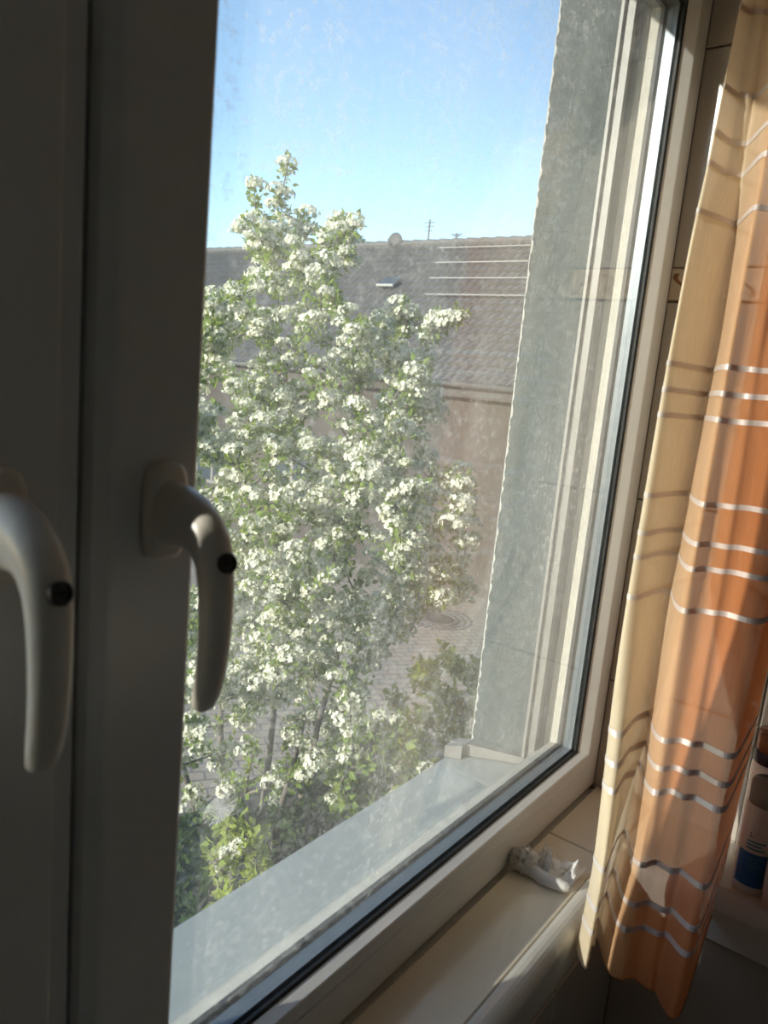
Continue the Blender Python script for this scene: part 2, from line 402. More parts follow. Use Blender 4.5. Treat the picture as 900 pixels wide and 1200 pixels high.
# ---------------------------------------------------------------- outside of the wall
XO = 1.205; YO = .215; ZL = .700
wo_ = MB()
wo_.box(XO, 7.5, .083, YO, -4.1, 3.2); wo_.box(-6, -.37, .083, YO, -4.1, 3.2)  # left block is unseen, set close in to keep sun off the handles
wo_.box(-.37, XO, .083, YO, ZL, 3.2); wo_.box(-.37, XO, .083, YO, -4.1, -.74)
struct(wo_.build('wall_outer', MAT['plaster']), 'grey roughcast outer wall with the reveal beside the glass', 'wall')
# ragged arris strip on the reveal corner, sunlit edge put in as pale colour
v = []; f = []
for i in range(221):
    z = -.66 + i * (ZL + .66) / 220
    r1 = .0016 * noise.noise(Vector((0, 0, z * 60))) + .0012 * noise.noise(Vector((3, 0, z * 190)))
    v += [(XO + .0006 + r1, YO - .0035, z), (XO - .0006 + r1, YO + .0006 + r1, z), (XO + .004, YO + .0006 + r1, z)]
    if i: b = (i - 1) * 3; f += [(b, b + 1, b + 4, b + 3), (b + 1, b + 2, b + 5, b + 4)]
MAT['arris'] = mat('painted_sunlit_edge', (.40, .40, .38), .7, base2=(.46, .46, .43), noise_s=60, noise_a=.25)
ar = from_py('trim_5', v, f, MAT['arris']); struct(ar, 'ragged corner strip on the outer reveal coloured pale like a sunlit edge', 'trim')
# outer sill: sloped sheet with a drip edge and end cap
v = [(-.37, .0825, -.658), (XO, .0825, -.658), (XO, .250, -.700), (-.37, .250, -.700), (-.37, .0825, -.672), (XO, .0825, -.672), (XO, .246, -.735), (-.37, .246, -.735), (-.37, .250, -.735), (XO, .250, -.735)]
f = [(0, 1, 2, 3), (3, 2, 9, 8), (8, 9, 6, 7), (7, 6, 5, 4), (4, 5, 1, 0), (1, 5, 6, 9, 2), (0, 3, 8, 7, 4)]
so = from_py('trim_6', v, f, MAT['sill_out']); struct(so, 'grey sheet outer window sill sloping away from the glass', 'window sill')
ec = MB()
ec.v = [(XO - .012, .10, -.660), (XO + .0, .10, -.660), (XO + .0, .2535, -.698), (XO - .012, .2535, -.698), (XO - .012, .10, -.648), (XO, .10, -.648), (XO, .2535, -.672), (XO - .012, .2535, -.672)]
ec.f = [(0, 3, 2, 1), (4, 5, 6, 7), (0, 1, 5, 4), (1, 2, 6, 5), (2, 3, 7, 6), (3, 0, 4, 7)]
ec.v += [(XO - .03, YO + .002, -.690), (XO + .012, YO + .002, -.690), (XO + .012, .254, -.699), (XO - .03, .254, -.699), (XO - .03, YO + .002, -.664), (XO + .012, YO + .002, -.664), (XO + .012, .254, -.676), (XO - .03, .254, -.676)]
ec.f += [tuple(8 + i for i in q) for q in ec.f[:6]]
e_ = ec.build('end_cap', MAT['guide'], so)
# roller shutter guide rail standing against the reveal
gr = MB(); gr.box(XO - .011, XO - .0005, .0835, .090, -.655, ZL - .002); gr.box(XO - .011, XO - .0005, .1015, .1065, -.652, ZL - .002); gr.box(XO - .003, XO - .0005, .090, .1015, -.655, ZL - .002)
gr = gr.build('shutter_guide', MAT['guide']); tag(gr, 'narrow metal roller shutter guide upright between glass and outer reveal', 'shutter rail')

# ---------------------------------------------------------------- curtain
MATC = bpy.data.materials.new('sheer_curtain'); MATC.use_nodes = True
def curtain_mat(m, ribbon=False):
    n = m.node_tree.nodes; l = m.node_tree.links; n.clear()
    out = n.new('ShaderNodeOutputMaterial'); uv = n.new('ShaderNodeUVMap'); uv.uv_map = 'UVMap'
    sp = n.new('ShaderNodeSeparateXYZ'); l.new(uv.outputs[0], sp.inputs[0])
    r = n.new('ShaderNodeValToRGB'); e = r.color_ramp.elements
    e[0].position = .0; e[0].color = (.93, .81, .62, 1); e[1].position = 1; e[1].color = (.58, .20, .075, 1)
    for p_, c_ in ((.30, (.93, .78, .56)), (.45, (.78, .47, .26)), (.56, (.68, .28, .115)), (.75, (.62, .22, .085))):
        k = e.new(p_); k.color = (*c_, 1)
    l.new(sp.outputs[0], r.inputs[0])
    # woven grain: fine vertical threads with slight blotches
    mp = n.new('ShaderNodeMapping'); mp.inputs['Scale'].default_value = (420, 30, 1); l.new(uv.outputs[0], mp.inputs[0])
    t = n.new('ShaderNodeTexNoise'); t.inputs['Scale'].default_value = 1; t.inputs['Detail'].default_value = 3; l.new(mp.outputs[0], t.inputs['Vector'])
    mr = n.new('ShaderNodeMapRange'); mr.inputs['To Min'].default_value = .78; mr.inputs['To Max'].default_value = 1.15; l.new(t.outputs['Fac'], mr.inputs['Value'])
    mu = n.new('ShaderNodeMix'); mu.data_type = 'RGBA'; mu.blend_type = 'MULTIPLY'; mu.inputs[0].default_value = 1
    l.new(r.outputs[0], mu.inputs[6]); l.new(mr.outputs[0], mu.inputs[7])
    if ribbon:
        col = n.new('ShaderNodeMix'); col.data_type = 'RGBA'; col.inputs[0].default_value = .25; col.inputs[6].default_value = (.74, .69, .68, 1)
        l.new(mu.outputs[2], col.inputs[7]); cc = col.outputs[2]
    else: cc = mu.outputs[2]
    d = n.new('ShaderNodeBsdfDiffuse'); tr = n.new('ShaderNodeBsdfTranslucent'); l.new(cc, d.inputs[0]); l.new(cc, tr.inputs[0])
    a = n.new('ShaderNodeMixShader'); a.inputs[0].default_value = .25 if ribbon else .36; l.new(d.outputs[0], a.inputs[1]); l.new(tr.outputs[0], a.inputs[2])
    if ribbon:
        g = n.new('ShaderNodeBsdfGlossy'); g.inputs['Roughness'].default_value = .35; g.inputs[0].default_value = (.85, .8, .8, 1)
        b = n.new('ShaderNodeMixShader'); b.inputs[0].default_value = .12; l.new(a.outputs[0], b.inputs[1]); l.new(g.outputs[0], b.inputs[2])
    else:
        tp = n.new('ShaderNodeBsdfTransparent'); b = n.new('ShaderNodeMixShader'); b.inputs[0].default_value = .16; l.new(a.outputs[0], b.inputs[1]); l.new(tp.outputs[0], b.inputs[2])
    l.new(b.outputs[0], out.inputs[0])
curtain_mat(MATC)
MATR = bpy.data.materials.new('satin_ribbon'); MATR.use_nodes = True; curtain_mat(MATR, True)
# fold lines: pixel columns right of the left edge, per height; depth from the window per fold line
KY_UP = [-.118, -.085, -.098, -.116, -.158, -.185, -.21, -.255, -.25, -.23]     # above the sill
KY = [-.150, -.129, -.150, -.136, -.172, -.200, -.225, -.262, -.245, -.222]
LV = [  # z, offsets for the ten fold lines
    (.96, [40, 0, 60, 74, 96, 130, 165, 215, 250, 235]),
    (.50, [22, 0, 41, 56, 74, 105, 135, 185, 215, 205]),
    (.36, [18, 0, 26, 50, 66, 98, 128, 178, 208, 200]),
    (.25, [16, -1, 11, 46, 64, 95, 125, 172, 200, 192]),
    (.10, [16, -1, 7, 46, 61, 92, 118, 168, 198, 190]),
    (.00, [16, -1, 8, 45, 60, 90, 115, 165, 196, 188]),
    (-.25, [16, 0, 14, 44, 58, 88, 112, 158, 190, 182]),
    (-.50, [16, 0, 14, 40, 53, 80, 105, 145, 172, 165]),
    (-.62, [16, 0, 12, 34, 46, 74, 98, 134, 166, 158]),
    (-.70, [16, -3, 8, 24, 38, 68, 92, 126, 164, 156]),
    (-.80, [16, -5, 4, 16, 34, 64, 88, 118, 160, 152])]
ZB = [-.73, -.735, -.742, -.748, -.757, -.765, -.770, -.768, -.715, -.705]
ZTOP = .93
def cat(p0, p1, p2, p3, t):
    return .5 * ((2 * p1) + (-p0 + p2) * t + (2 * p0 - 5 * p1 + 4 * p2 - p3) * t * t + (-p0 + 3 * p1 - 3 * p2 + p3) * t ** 3)
def lv_off(z, k):
    for i in range(len(LV) - 1):
        if z <= LV[i][0] and z >= LV[i + 1][0]:
            t = (LV[i][0] - z) / (LV[i][0] - LV[i + 1][0])
            a = LV[max(i - 1, 0)][1][k]; b = LV[i][1][k]; c = LV[i + 1][1][k]; d = LV[min(i + 2, len(LV) - 1)][1][k]
            return cat(a, b, c, d, t)
    return LV[-1][1][k]
def px_left(z):                 # column of the vertical line through the curtain's left edge
    P = Vector((.938, -.129, z)) - CAM
    return 450 + F * P.dot(right) / P.dot(fwd)
NK = len(KY)
def curtain_point(u, z):        # u in 0..NK-1
    k = min(int(u), NK - 2); t = u - k
    pts = []
    for q in (k - 1, k, k + 1, k + 2):
        q = min(max(q, 0), NK - 1)
        wz = min(1, max(0, (-.22 - z) / .42)); wz = wz * wz * (3 - 2 * wz)
        y = KY_UP[q] * (1 - wz) + KY[q] * wz
        xx = x_for(min(px_left(z) + lv_off(z, q), 1020), y, z)
        if q == 0: xx = xx * wz + 1.262 * (1 - wz)      # the back layer reaches over to the tiled wall
        else: xx = min(xx, 1.13 + .013 * q)
        pts.append((xx, y))      # the tiled wall limits how far the cloth spreads
    x = cat(*[p[0] for p in pts], t); y = cat(*[p[1] for p in pts], t)
    w = .0035 * math.sin(u * 5.1 + z * 3.0) + .003 * noise.noise(Vector((u * 1.7, z * 4, 0)))
    # crease near the lower left, where the cloth is pinched
    if z < -.45 and 2 < u < 4.5:
        w += .004 * noise.noise(Vector((u * 4, z * 28, 5))) * min(1, (-.45 - z) * 8)
    return Vector((x - .8 * w, y - .58 * w, z))
SEG = 12; NR = 150
us = [i / SEG for i in range((NK - 1) * SEG + 1)]
def zbot(u):
    k = min(int(u), NK - 2); t = u - k
    q = lambda i: ZB[min(max(i, 0), NK - 1)]
    return cat(q(k - 1), q(k), q(k + 1), q(k + 2), t)
v = []; f = []; uvs = []
for j in range(NR + 1):
    for u in us:
        s_ = j / NR; z = ZTOP + (zbot(u) - ZTOP) * s_
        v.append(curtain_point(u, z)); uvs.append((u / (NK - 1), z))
nu = len(us)
for j in range(NR):
    for i in range(nu - 1): f.append((j * nu + i, j * nu + i + 1, (j + 1) * nu + i + 1, (j + 1) * nu + i))
def with_uv(o, uvs):
    ul = o.data.uv_layers.new(name='UVMap')
    for lp in o.data.loops: ul.data[lp.index].uv = uvs[lp.vertex_index]
cu_root = empty('curtain', (.95, -.13, -.73))
tag(cu_root, 'sheer cream and orange curtain with silvery cross ribbons hanging beside the window', 'curtain')
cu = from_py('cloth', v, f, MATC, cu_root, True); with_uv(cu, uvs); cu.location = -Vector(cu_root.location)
RIB = [.80, .76, .70, .565, .522, .42, .36, .319, .254, .052, .018, -.0155, -.127, -.181, -.215, -.272, -.444, -.480, -.511, -.606, -.658, -.690]
HW = .0036
for zr in RIB:
    v = []; f = []; uvs = []
    for i, u in enumerate(us):
        dz = .002 * noise.noise(Vector((u * .9, zr * 7, 2)))
        for sgn in (1, -1):
            p = curtain_point(u, zr + dz + sgn * HW); a = curtain_point(min(u + .02, NK - 1), zr + dz); b = curtain_point(max(u - .02, 0), zr + dz)
            t = (a - b).normalized(); nn = t.cross(Vector((0, 0, 1))).normalized()
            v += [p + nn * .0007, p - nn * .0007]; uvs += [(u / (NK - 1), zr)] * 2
        if i: q = (i - 1) * 4; f += [(q, q + 4, q + 6, q + 2), (q + 1, q + 3, q + 7, q + 5), (q, q + 1, q + 5, q + 4), (q + 2, q + 6, q + 7, q + 3)]
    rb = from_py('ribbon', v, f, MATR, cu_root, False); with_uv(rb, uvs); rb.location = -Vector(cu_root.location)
# hem seam tube along the lower edge
hp = [curtain_point(u, zbot(u) + .001) for u in us]
hm = MB().tube(hp, .0013, 6).build('hem', MATC, cu_root, True); with_uv(hm, [(min(1, (i // 6) / nu), 0) for i in range(len(hm.data.vertices))]); hm.location = -Vector(cu_root.location)
# curtain rod above, with rings
MAT['rod'] = mat('rod_white', (.75, .73, .7), .35, base2=(.7, .68, .65), noise_s=10, noise_a=.3)
rod = MB().tube([(-.9, -.185, .955), (XR - .001, -.185, .955)], .011, 14).build('curtain_rod', MAT['rod'], None, True)
tag(rod, 'white round curtain rod above the window', 'curtain rod')

# ---------------------------------------------------------------- things on the sill and ledge
# crumpled tissue: a thin sheet pinched into folds
MAT['tissue'] = leafy('tissue_paper', (.86, .84, .82), (.90, .88, .86), .3)
def tissue():
    V = []; Fc = []
    def sheet(fn, nu_, nv_):
        b = len(V)
        for j in range(nv_ + 1):
            for i in range(nu_ + 1): q = fn(i / nu_, j / nv_); q.z = max(.0005, q.z); V.append(q)
        for j in range(nv_):
            for i in range(nu_): k = b + j * (nu_ + 1) + i; Fc.append((k, k + 1, k + nu_ + 2, k + nu_ + 1))
    def ball(u, w):             # wrinkled wad
        a = u * 2 * math.pi; e = (w - .5) * math.pi
        d = Vector((math.cos(a) * math.cos(e), math.sin(a) * math.cos(e), math.sin(e)))
        r_ = .020 * (1 - .38 * abs(noise.noise(d * 2.3)) * 2 - .16 * abs(noise.noise(d * 6)) * 2)
        return Vector((-.014, .022, .014)) + Vector((d.x * r_, d.y * r_ * 1.15, d.z * r_ * .85))
    sheet(ball, 40, 24)
    def roll(u, w):             # rolled edge towards the front
        a = u * 2 * math.pi
        c = Vector((-.014 - .006 * math.sin(w * 3), .016 - .060 * w, .0085 - .001 * w))
        r_ = (.0085 - .002 * w) * (1 + .18 * noise.noise(Vector((math.cos(a) * 2, math.sin(a) * 2, w * 6)))) * (1 if w < .93 else 1 - (w - .93) * 8)
        return c + Vector((math.cos(a) * r_, 0, math.sin(a) * r_))
    sheet(roll, 20, 26)
    def wing(x0, y0, y1, h, lean, sd):
        def fn(u, w):
            y = y0 + (y1 - y0) * u
            top = h * (.55 + .9 * abs(noise.noise(Vector((u * 3.1, sd, 0)))) + .25 * noise.noise(Vector((u * 9, sd, 1))))
            wav = .007 * math.sin(u * 11 + sd) + .009 * noise.noise(Vector((u * 9, w * 4, sd)))
            return Vector((x0 + lean * w + wav * (.4 + w), y + .006 * w * math.sin(u * 7 + sd), .0006 + top * w ** .8 + .002 * noise.noise(Vector((u * 14, w * 6, sd)))))
        return fn
    sheet(wing(-.004, .026, -.022, .034, .010, 2.0), 40, 12)
    sheet(wing(.006, .018, -.042, .024, .016, 6.0), 40, 12)
    sheet(wing(.000, .010, -.040, .012, .030, 11.0), 40, 12)
    return from_py('tissue', V, Fc, MAT['tissue'], None, True)
ti = tissue(); ti.location = (.988, -.042, ZS); ti.scale = (1.12, 1.12, 1.2)
tag(ti, 'crumpled white paper tissue lying on the tiled window sill', 'tissue')

MAT['bott_white'] = mat('white_bottle', (.78, .75, .71), .3, base2=(.75, .72, .68), noise_s=10, noise_a=.3)
MAT['bott_pink'] = mat('pale_pink_bottle', (.76, .62, .56), .3, base2=(.72, .58, .52), noise_s=10, noise_a=.3)
MAT['blue'] = mat('blue_label', (.02, .15, .42), .35, base2=(.015, .12, .36), noise_s=30, noise_a=.3)
MAT['teal'] = mat('teal_print', (.12, .34, .42), .4, base2=(.1, .3, .38), noise_s=30, noise_a=.3)
MAT['navy'] = mat('navy_cap', (.012, .016, .05), .35, base2=(.015, .02, .06), noise_s=30, noise_a=.3)
MAT['amber'] = mat('amber_brown', (.22, .065, .02), .25, base2=(.28, .09, .03), noise_s=20, noise_a=.3)
MAT['ink'] = mat('dark_print', (.02, .02, .03), .5, base2=(.03, .03, .04), noise_s=50, noise_a=.3)
MAT['yellow'] = mat('orange_yellow_plastic', (.75, .38, .05), .4, base2=(.7, .34, .04), noise_s=20, noise_a=.3)
m = mat('smoky_cap', (.52, .50, .48), .15, base2=(.46, .44, .42), noise_s=15, noise_a=.3)
m.node_tree.nodes['Principled BSDF'].inputs['Transmission Weight'].default_value = .55; MAT['cap'] = m
def patch(name, r, a0, a1, z0, z1, m_, parent, n=14):
    v = []; f = []
    for i in range(n + 1):
        a = a0 + (a1 - a0) * i / n
        for z in (z0, z1): v.append((r * math.cos(a), r * math.sin(a), z))
        for z in (z1, z0): v.append(((r - .0004) * math.cos(a), (r - .0004) * math.sin(a), z))
        if i:
            b = (i - 1) * 4
            f += [(b, b + 4, b + 5, b + 1), (b + 1, b + 5, b + 6, b + 2), (b + 3, b + 2, b + 6, b + 7), (b, b + 3, b + 7, b + 4)]
    f += [(0, 1, 2, 3), (n * 4 + 3, n * 4 + 2, n * 4 + 1, n * 4)]
    return from_py(name, v, f, m_, parent)
def text(parent, body, r, a, z, size, m_):
    c = bpy.data.curves.new('letters', 'FONT'); c.body = body; c.size = size; c.extrude = .0002; c.align_x = 'CENTER'
    o = bpy.data.objects.new('letters', c); COL.objects.link(o); o.parent = parent; c.materials.append(m_)
    rot = Matrix.Rotation(a + math.pi / 2, 4, 'Z') @ Matrix.Rotation(math.pi / 2, 4, 'X')
    bpy.context.view_layer.update()
    me = bpy.data.meshes.new_from_object(o.evaluated_get(bpy.context.evaluated_depsgraph_get()))
    bpy.data.objects.remove(o); bpy.data.curves.remove(c)
    me.transform(Matrix.Translation((r * math.cos(a), r * math.sin(a), z)) @ rot)
    return link('letter', me, m_, parent)
AC = math.atan2(-.12, -1.17)     # direction from the ledge towards the viewer
r = .0245
b1 = empty('pump_bottle', (1.186, -.286, ZS)); tag(b1, 'white cylindrical toiletry bottle with blue label and smoky cap', 'bottle')
MB().lathe([(.021, 0), (.0235, .0015), (r, .006), (r, .128), (.0238, .134), (.0225, .137)], 36).build('body', MAT['bott_white'], b1, True)
MB().lathe([(.0222, .1372), (.0226, .139), (.0222, .168), (.020, .1725), (.008, .1735)], 36).build('cap', MAT['cap'], b1, True)
patch('label', r + .0005, AC - 1.0, AC + .75, .014, .066, MAT['blue'], b1)
for k in range(3): patch('print_line', r + .0004, AC - .55, AC + .5 - .2 * (k % 2), .0715 + k * .0055, .0745 + k * .0055, MAT['teal'], b1)
for k in range(4): patch('label_print_line', r + .0009, AC - .3, AC + .4 - .15 * (k % 2), .058 - k * .005, .0595 - k * .005, MAT['teal'], b1)
text(b1, 'L', r + .0006, AC - .35, .0905, .011, MAT['ink'])
b2 = empty('lotion_bottle', (1.158, -.333, ZS)); tag(b2, 'pale pink rounded lotion bottle in front of the blue-labelled bottle', 'bottle')
MB().lathe([(.020, 0), (.0235, .002), (.0255, .008), (.0265, .05), (.0255, .10), (.0215, .128), (.013, .139), (.012, .143)], 36).build('body', MAT['bott_pink'], b2, True)
MB().lathe([(.0135, .1435), (.0135, .165), (.012, .168)], 28).build('cap', MAT['bott_white'], b2, True)
b3 = empty('shampoo_bottle', (1.266, -.275, ZS)); tag(b3, 'white bottle with navy collar and amber cap standing against the tiles', 'bottle')
MB().lathe([(.024, 0), (.027, .002), (.0275, .01), (.0275, .160), (.026, .167)], 36).build('body', MAT['bott_white'], b3, True)
MB().lathe([(.0262, .1672), (.0268, .169), (.0268, .184), (.0262, .186)], 36).build('collar', MAT['navy'], b3, True)
MB().lathe([(.0250, .1862), (.0252, .190), (.0250, .215), (.022, .219)], 36).build('cap', MAT['amber'], b3, True)
b4 = empty('amber_bottle', (1.262, -.345, ZS)); tag(b4, 'tall amber brown bottle with dark screw cap behind the others', 'bottle')
MB().lathe([(.024, 0), (.027, .002), (.0275, .01), (.0275, .205), (.022, .225), (.0135, .236), (.0135, .242)], 36).build('body', MAT['amber'], b4, True)
MB().lathe([(.0150, .2425), (.0155, .244), (.0155, .262), (.014, .264)], 28).build('cap', MAT['navy'], b4, True)

# ---------------------------------------------------------------- outside ground
GZ = -4.1
MAT['pave'] = bpy.data.materials.new('block_paving'); MAT['pave'].use_nodes = True
n = MAT['pave'].node_tree.nodes; l = MAT['pave'].node_tree.links; bs = n['Principled BSDF']; bs.inputs['Roughness'].default_value = .85
tc = n.new('ShaderNodeTexCoord'); mp = n.new('ShaderNodeMapping'); mp.inputs['Rotation'].default_value = (0, 0, .6); l.new(tc.outputs['Object'], mp.inputs[0])
br = n.new('ShaderNodeTexBrick'); br.inputs['Scale'].default_value = 1; br.inputs['Brick Width'].default_value = .24; br.inputs['Row Height'].default_value = .16; br.inputs['Mortar Size'].default_value = .012
br.inputs['Color1'].default_value = (.33, .265, .20, 1); br.inputs['Color2'].default_value = (.27, .22, .17, 1); br.inputs['Mortar'].default_value = (.13, .12, .105, 1)
l.new(mp.outputs[0], br.inputs['Vector']); l.new(br.outputs['Color'], bs.inputs['Base Color'])
bp = n.new('ShaderNodeBump'); bp.inputs['Strength'].default_value = .5; bp.inputs['Distance'].default_value = .01; bp.invert = True; l.new(br.outputs['Fac'], bp.inputs['Height']); l.new(bp.outputs[0], bs.inputs['Normal'])
gd = MB().box(-12, 45, .216, 90, GZ - .2, GZ).build('ground', MAT['pave']); struct(gd, 'grey beige block paving of the yard below', 'pavement')
MAT['soil'] = mat('dark_soil', (.035, .03, .024), .95, base2=(.06, .05, .04), noise_s=6, noise_a=.2, bump=.8, bump_s=20)
v = []; f = []; N_ = 40
for j in range(N_ + 1):
    for i in range(N_ + 1):
        x = -2 + 9.2 * i / N_; y = .22 + 4.4 * j / N_
        e = min(i, j, N_ - i, N_ - j) / 3
        v.append((x, y, GZ + .01 + min(1, e) * (.06 + .05 * noise.noise(Vector((x, y, 0))))))
for j in range(N_):
    for i in range(N_): b = j * (N_ + 1) + i; f.append((b, b + 1, b + N_ + 2, b + N_ + 1))
bed = from_py('planting_bed', v, f, MAT['soil'], None, True); struct(bed, 'dark soil planting bed under the tree and shrubs', 'soil')
# round paved ring with manhole cover
mh = empty('manhole_cover', (11.0, 6.36, GZ)); tag(mh, 'round manhole cover with a ring of cobbles in the paving', 'manhole cover')
MAT['iron'] = mat('cast_iron', (.07, .065, .06), .7, .3, base2=(.1, .09, .08), noise_s=30, noise_a=.2, bump=.4, bump_s=40)
MAT['cobble'] = mat('dark_cobble', (.10, .09, .08), .9, base2=(.15, .135, .12), noise_s=14, noise_a=.25, bump=.3, bump_s=40)
MB().lathe([(.30, -.02), (.30, .012), (.28, .018), (.02, .018)], 28).build('lid', MAT['iron'], mh)
cm = MB().box(-.055, .055, -.04, .04, -.02, .016).build('cobble', MAT['cobble'], mh); cme = cm.data
bevel_obj(cm, .008, 1)
first = True
for rr, nn in ((.37, 20), (.48, 26), (.59, 32)):
    for k in range(nn):
        a = 2 * math.pi * k / nn
        if first: o = cm; first = False
        else: o = cm.copy(); COL.objects.link(o)
        o.location = (rr * math.cos(a), rr * math.sin(a), 0); o.rotation_euler = (0, 0, a + math.pi / 2)

# ---------------------------------------------------------------- house across the yard (ridge along y)
XE, ZE, XRI, ZRI = 12.6, 0.0, 16.5, 3.35
MAT['hwall'] = mat('house_render', (.052, .043, .037), .95, base2=(.07, .058, .05), noise_s=3, noise_a=.25, bump=.4, bump_s=60)
MAT['roof'] = mat('grey_roof_tile', (.07, .067, .064), .6, base2=(.10, .096, .092), noise_s=5, noise_a=.2, bump=.2, bump_s=60)
MAT['white_line'] = mat('pale_rail', (.36, .36, .35), .5, base2=(.3, .3, .29), noise_s=8, noise_a=.3)
MAT['hglass'] = mat('house_glass', (.03, .04, .05), .08, base2=(.05, .06, .07), noise_s=2, noise_a=.3)
MAT['hframe'] = mat('house_window_frame', (.17, .155, .14), .5, base2=(.2, .18, .165), noise_s=8, noise_a=.3)
hs = empty('house', (XE + .3, 12, GZ)); tag(hs, 'long low house with grey tiled roof across the paved yard', 'house')
HO = -Vector(hs.location)
def hpart(mb, name, m_, kind=None, smooth=False, parent=None):
    o = mb.build(name, m_, parent or hs, smooth)
    if parent is None: o.location = HO
    return tag(o, kind=kind)
Y0, Y1 = -4.0, 58.0
wl = MB(); wl.box(XE + .25, XRI + 3.6, Y0, Y1, GZ, ZE + .1)
hpart(wl, 'wall', MAT['hwall'])
# corrugated pantiles in courses, each course lapping over the one below
rt = MB(); pitch_n = .20; courses = 20
ud = Vector((XRI - XE, 0, ZRI - ZE)); L_ = ud.length; ud.normalize(); nd = Vector((-ud.z, 0, ud.x))
ny = int((Y1 - Y0) / pitch_n) * 4
for c in range(courses):
    a0 = c * L_ / courses; a1 = (c + 1) * L_ / courses + .03
    b = len(rt.v)
    for i in range(ny + 1):
        y = Y0 + i * pitch_n / 4; hgt = (.0, .03, .045, .02)[i % 4]
        p0 = Vector((XE, y, ZE)) + ud * a0 + nd * (hgt + .045); p1 = Vector((XE, y, ZE)) + ud * a1 + nd * (hgt + .005)
        rt.v += [tuple(p0 - nd * .03), tuple(p0), tuple(p1)]
        if i:
            k = b + (i - 1) * 3
            rt.f += [(k, k + 3, k + 4, k + 1), (k + 1, k + 4, k + 5, k + 2)]
hpart(rt, 'roof_tiles', MAT['roof'], 'stuff')
rs = MB(); rs.v = [(XE, Y0, ZE - .06), (XRI, Y0, ZRI - .06), (2 * XRI - XE, Y0, ZE - .06), (XE, Y1, ZE - .06), (XRI, Y1, ZRI - .06), (2 * XRI - XE, Y1, ZE - .06)]
rs.f = [(0, 1, 4, 3), (1, 2, 5, 4), (0, 2, 1), (3, 4, 5), (0, 3, 5, 2)]
hpart(rs, 'roof_slab', MAT['roof'])
rg = MB()
for i in range(int((Y1 - Y0) / .4)):
    y = Y0 + i * .4
    rg.tube([(XRI, y, ZRI + .03), (XRI, y + .42, ZRI + .045)], [.11, .125], 8)
hpart(rg, 'ridge_tiles', MAT['roof'], 'stuff')
hpart(MB().tube([(XE - .08, Y0, ZE - .02), (XE - .08, Y1, ZE - .02)], .06, 10), 'gutter', MAT['roof'], smooth=True)
hpart(MB().box(XE + .02, XE + .06, Y0, Y1, ZE - .26, ZE - .10), 'fascia', MAT['hwall'])
# rails on the right half of the roof
for s_, ya, yb in ((.93, 3.5, 10.6), (.80, 3.5, 10.3), (.67, 3.5, 10.1), (.54, 3.5, 9.8)):
    p = Vector((XE, 0, ZE)) + ud * (L_ * s_) + nd * .14
    hpart(MB().tube([(p.x, ya, p.z), (p.x, yb, p.z)], .012, 6), 'snow_rail', MAT['white_line'])
# skylight dash
p = Vector((XE, 11.4, ZE)) + ud * (L_ * .60) + nd * .1
sy = MB()
for (a, b_) in (((0, 0), (.8, .7)),):
    q = [p, p + Vector((0, -.5, 0)), p + Vector((0, -.5, 0)) + ud * .35, p + ud * .35]
    sy.v = [tuple(x_) for x_ in q] + [tuple(x_ + nd * .06) for x_ in q]
    sy.f = [(0, 3, 2, 1), (4, 5, 6, 7), (0, 1, 5, 4), (1, 2, 6, 5), (2, 3, 7, 6), (3, 0, 4, 7)]
sko = hpart(sy, 'skylight', MAT['hglass'])
fl = MB().tube([q[0] + nd * .07, q[1] + nd * .07], .035, 6).build('skylight_flashing', MAT['white_line'], sko)
# windows and doors on the yard side
for (y, z0, w, h) in ((11.2, GZ + 1.0, 1.3, 1.2), (14.0, GZ + 1.0, 1.3, 1.2), (17.2, GZ + .05, 2.2, 2.1), (21.0, GZ + 1.0, 1.3, 1.2)):
    mb = MB(); x_ = XE + .25
    mb.box(x_ - .03, x_ - .002, y, y + .08, z0, z0 + h); mb.box(x_ - .03, x_ - .002, y + w - .08, y + w, z0, z0 + h)
    mb.box(x_ - .03, x_ - .002, y + .08, y + w - .08, z0 + h - .08, z0 + h); mb.box(x_ - .03, x_ - .002, y + .08, y + w - .08, z0, z0 + .08); mb.box(x_ - .028, x_ - .002, y + w / 2 - .04, y + w / 2 + .04, z0 + .08, z0 + h - .08)
    fo = hpart(mb, 'house_window', MAT['hframe'])
    MB().box(x_ - .018, x_ - .003, y + .081, y + w / 2 - .041, z0 + .081, z0 + h - .081).build('pane', MAT['hglass'], fo)
    MB().box(x_ - .018, x_ - .003, y + w / 2 + .041, y + w - .081, z0 + .081, z0 + h - .081).build('pane', MAT['hglass'], fo)
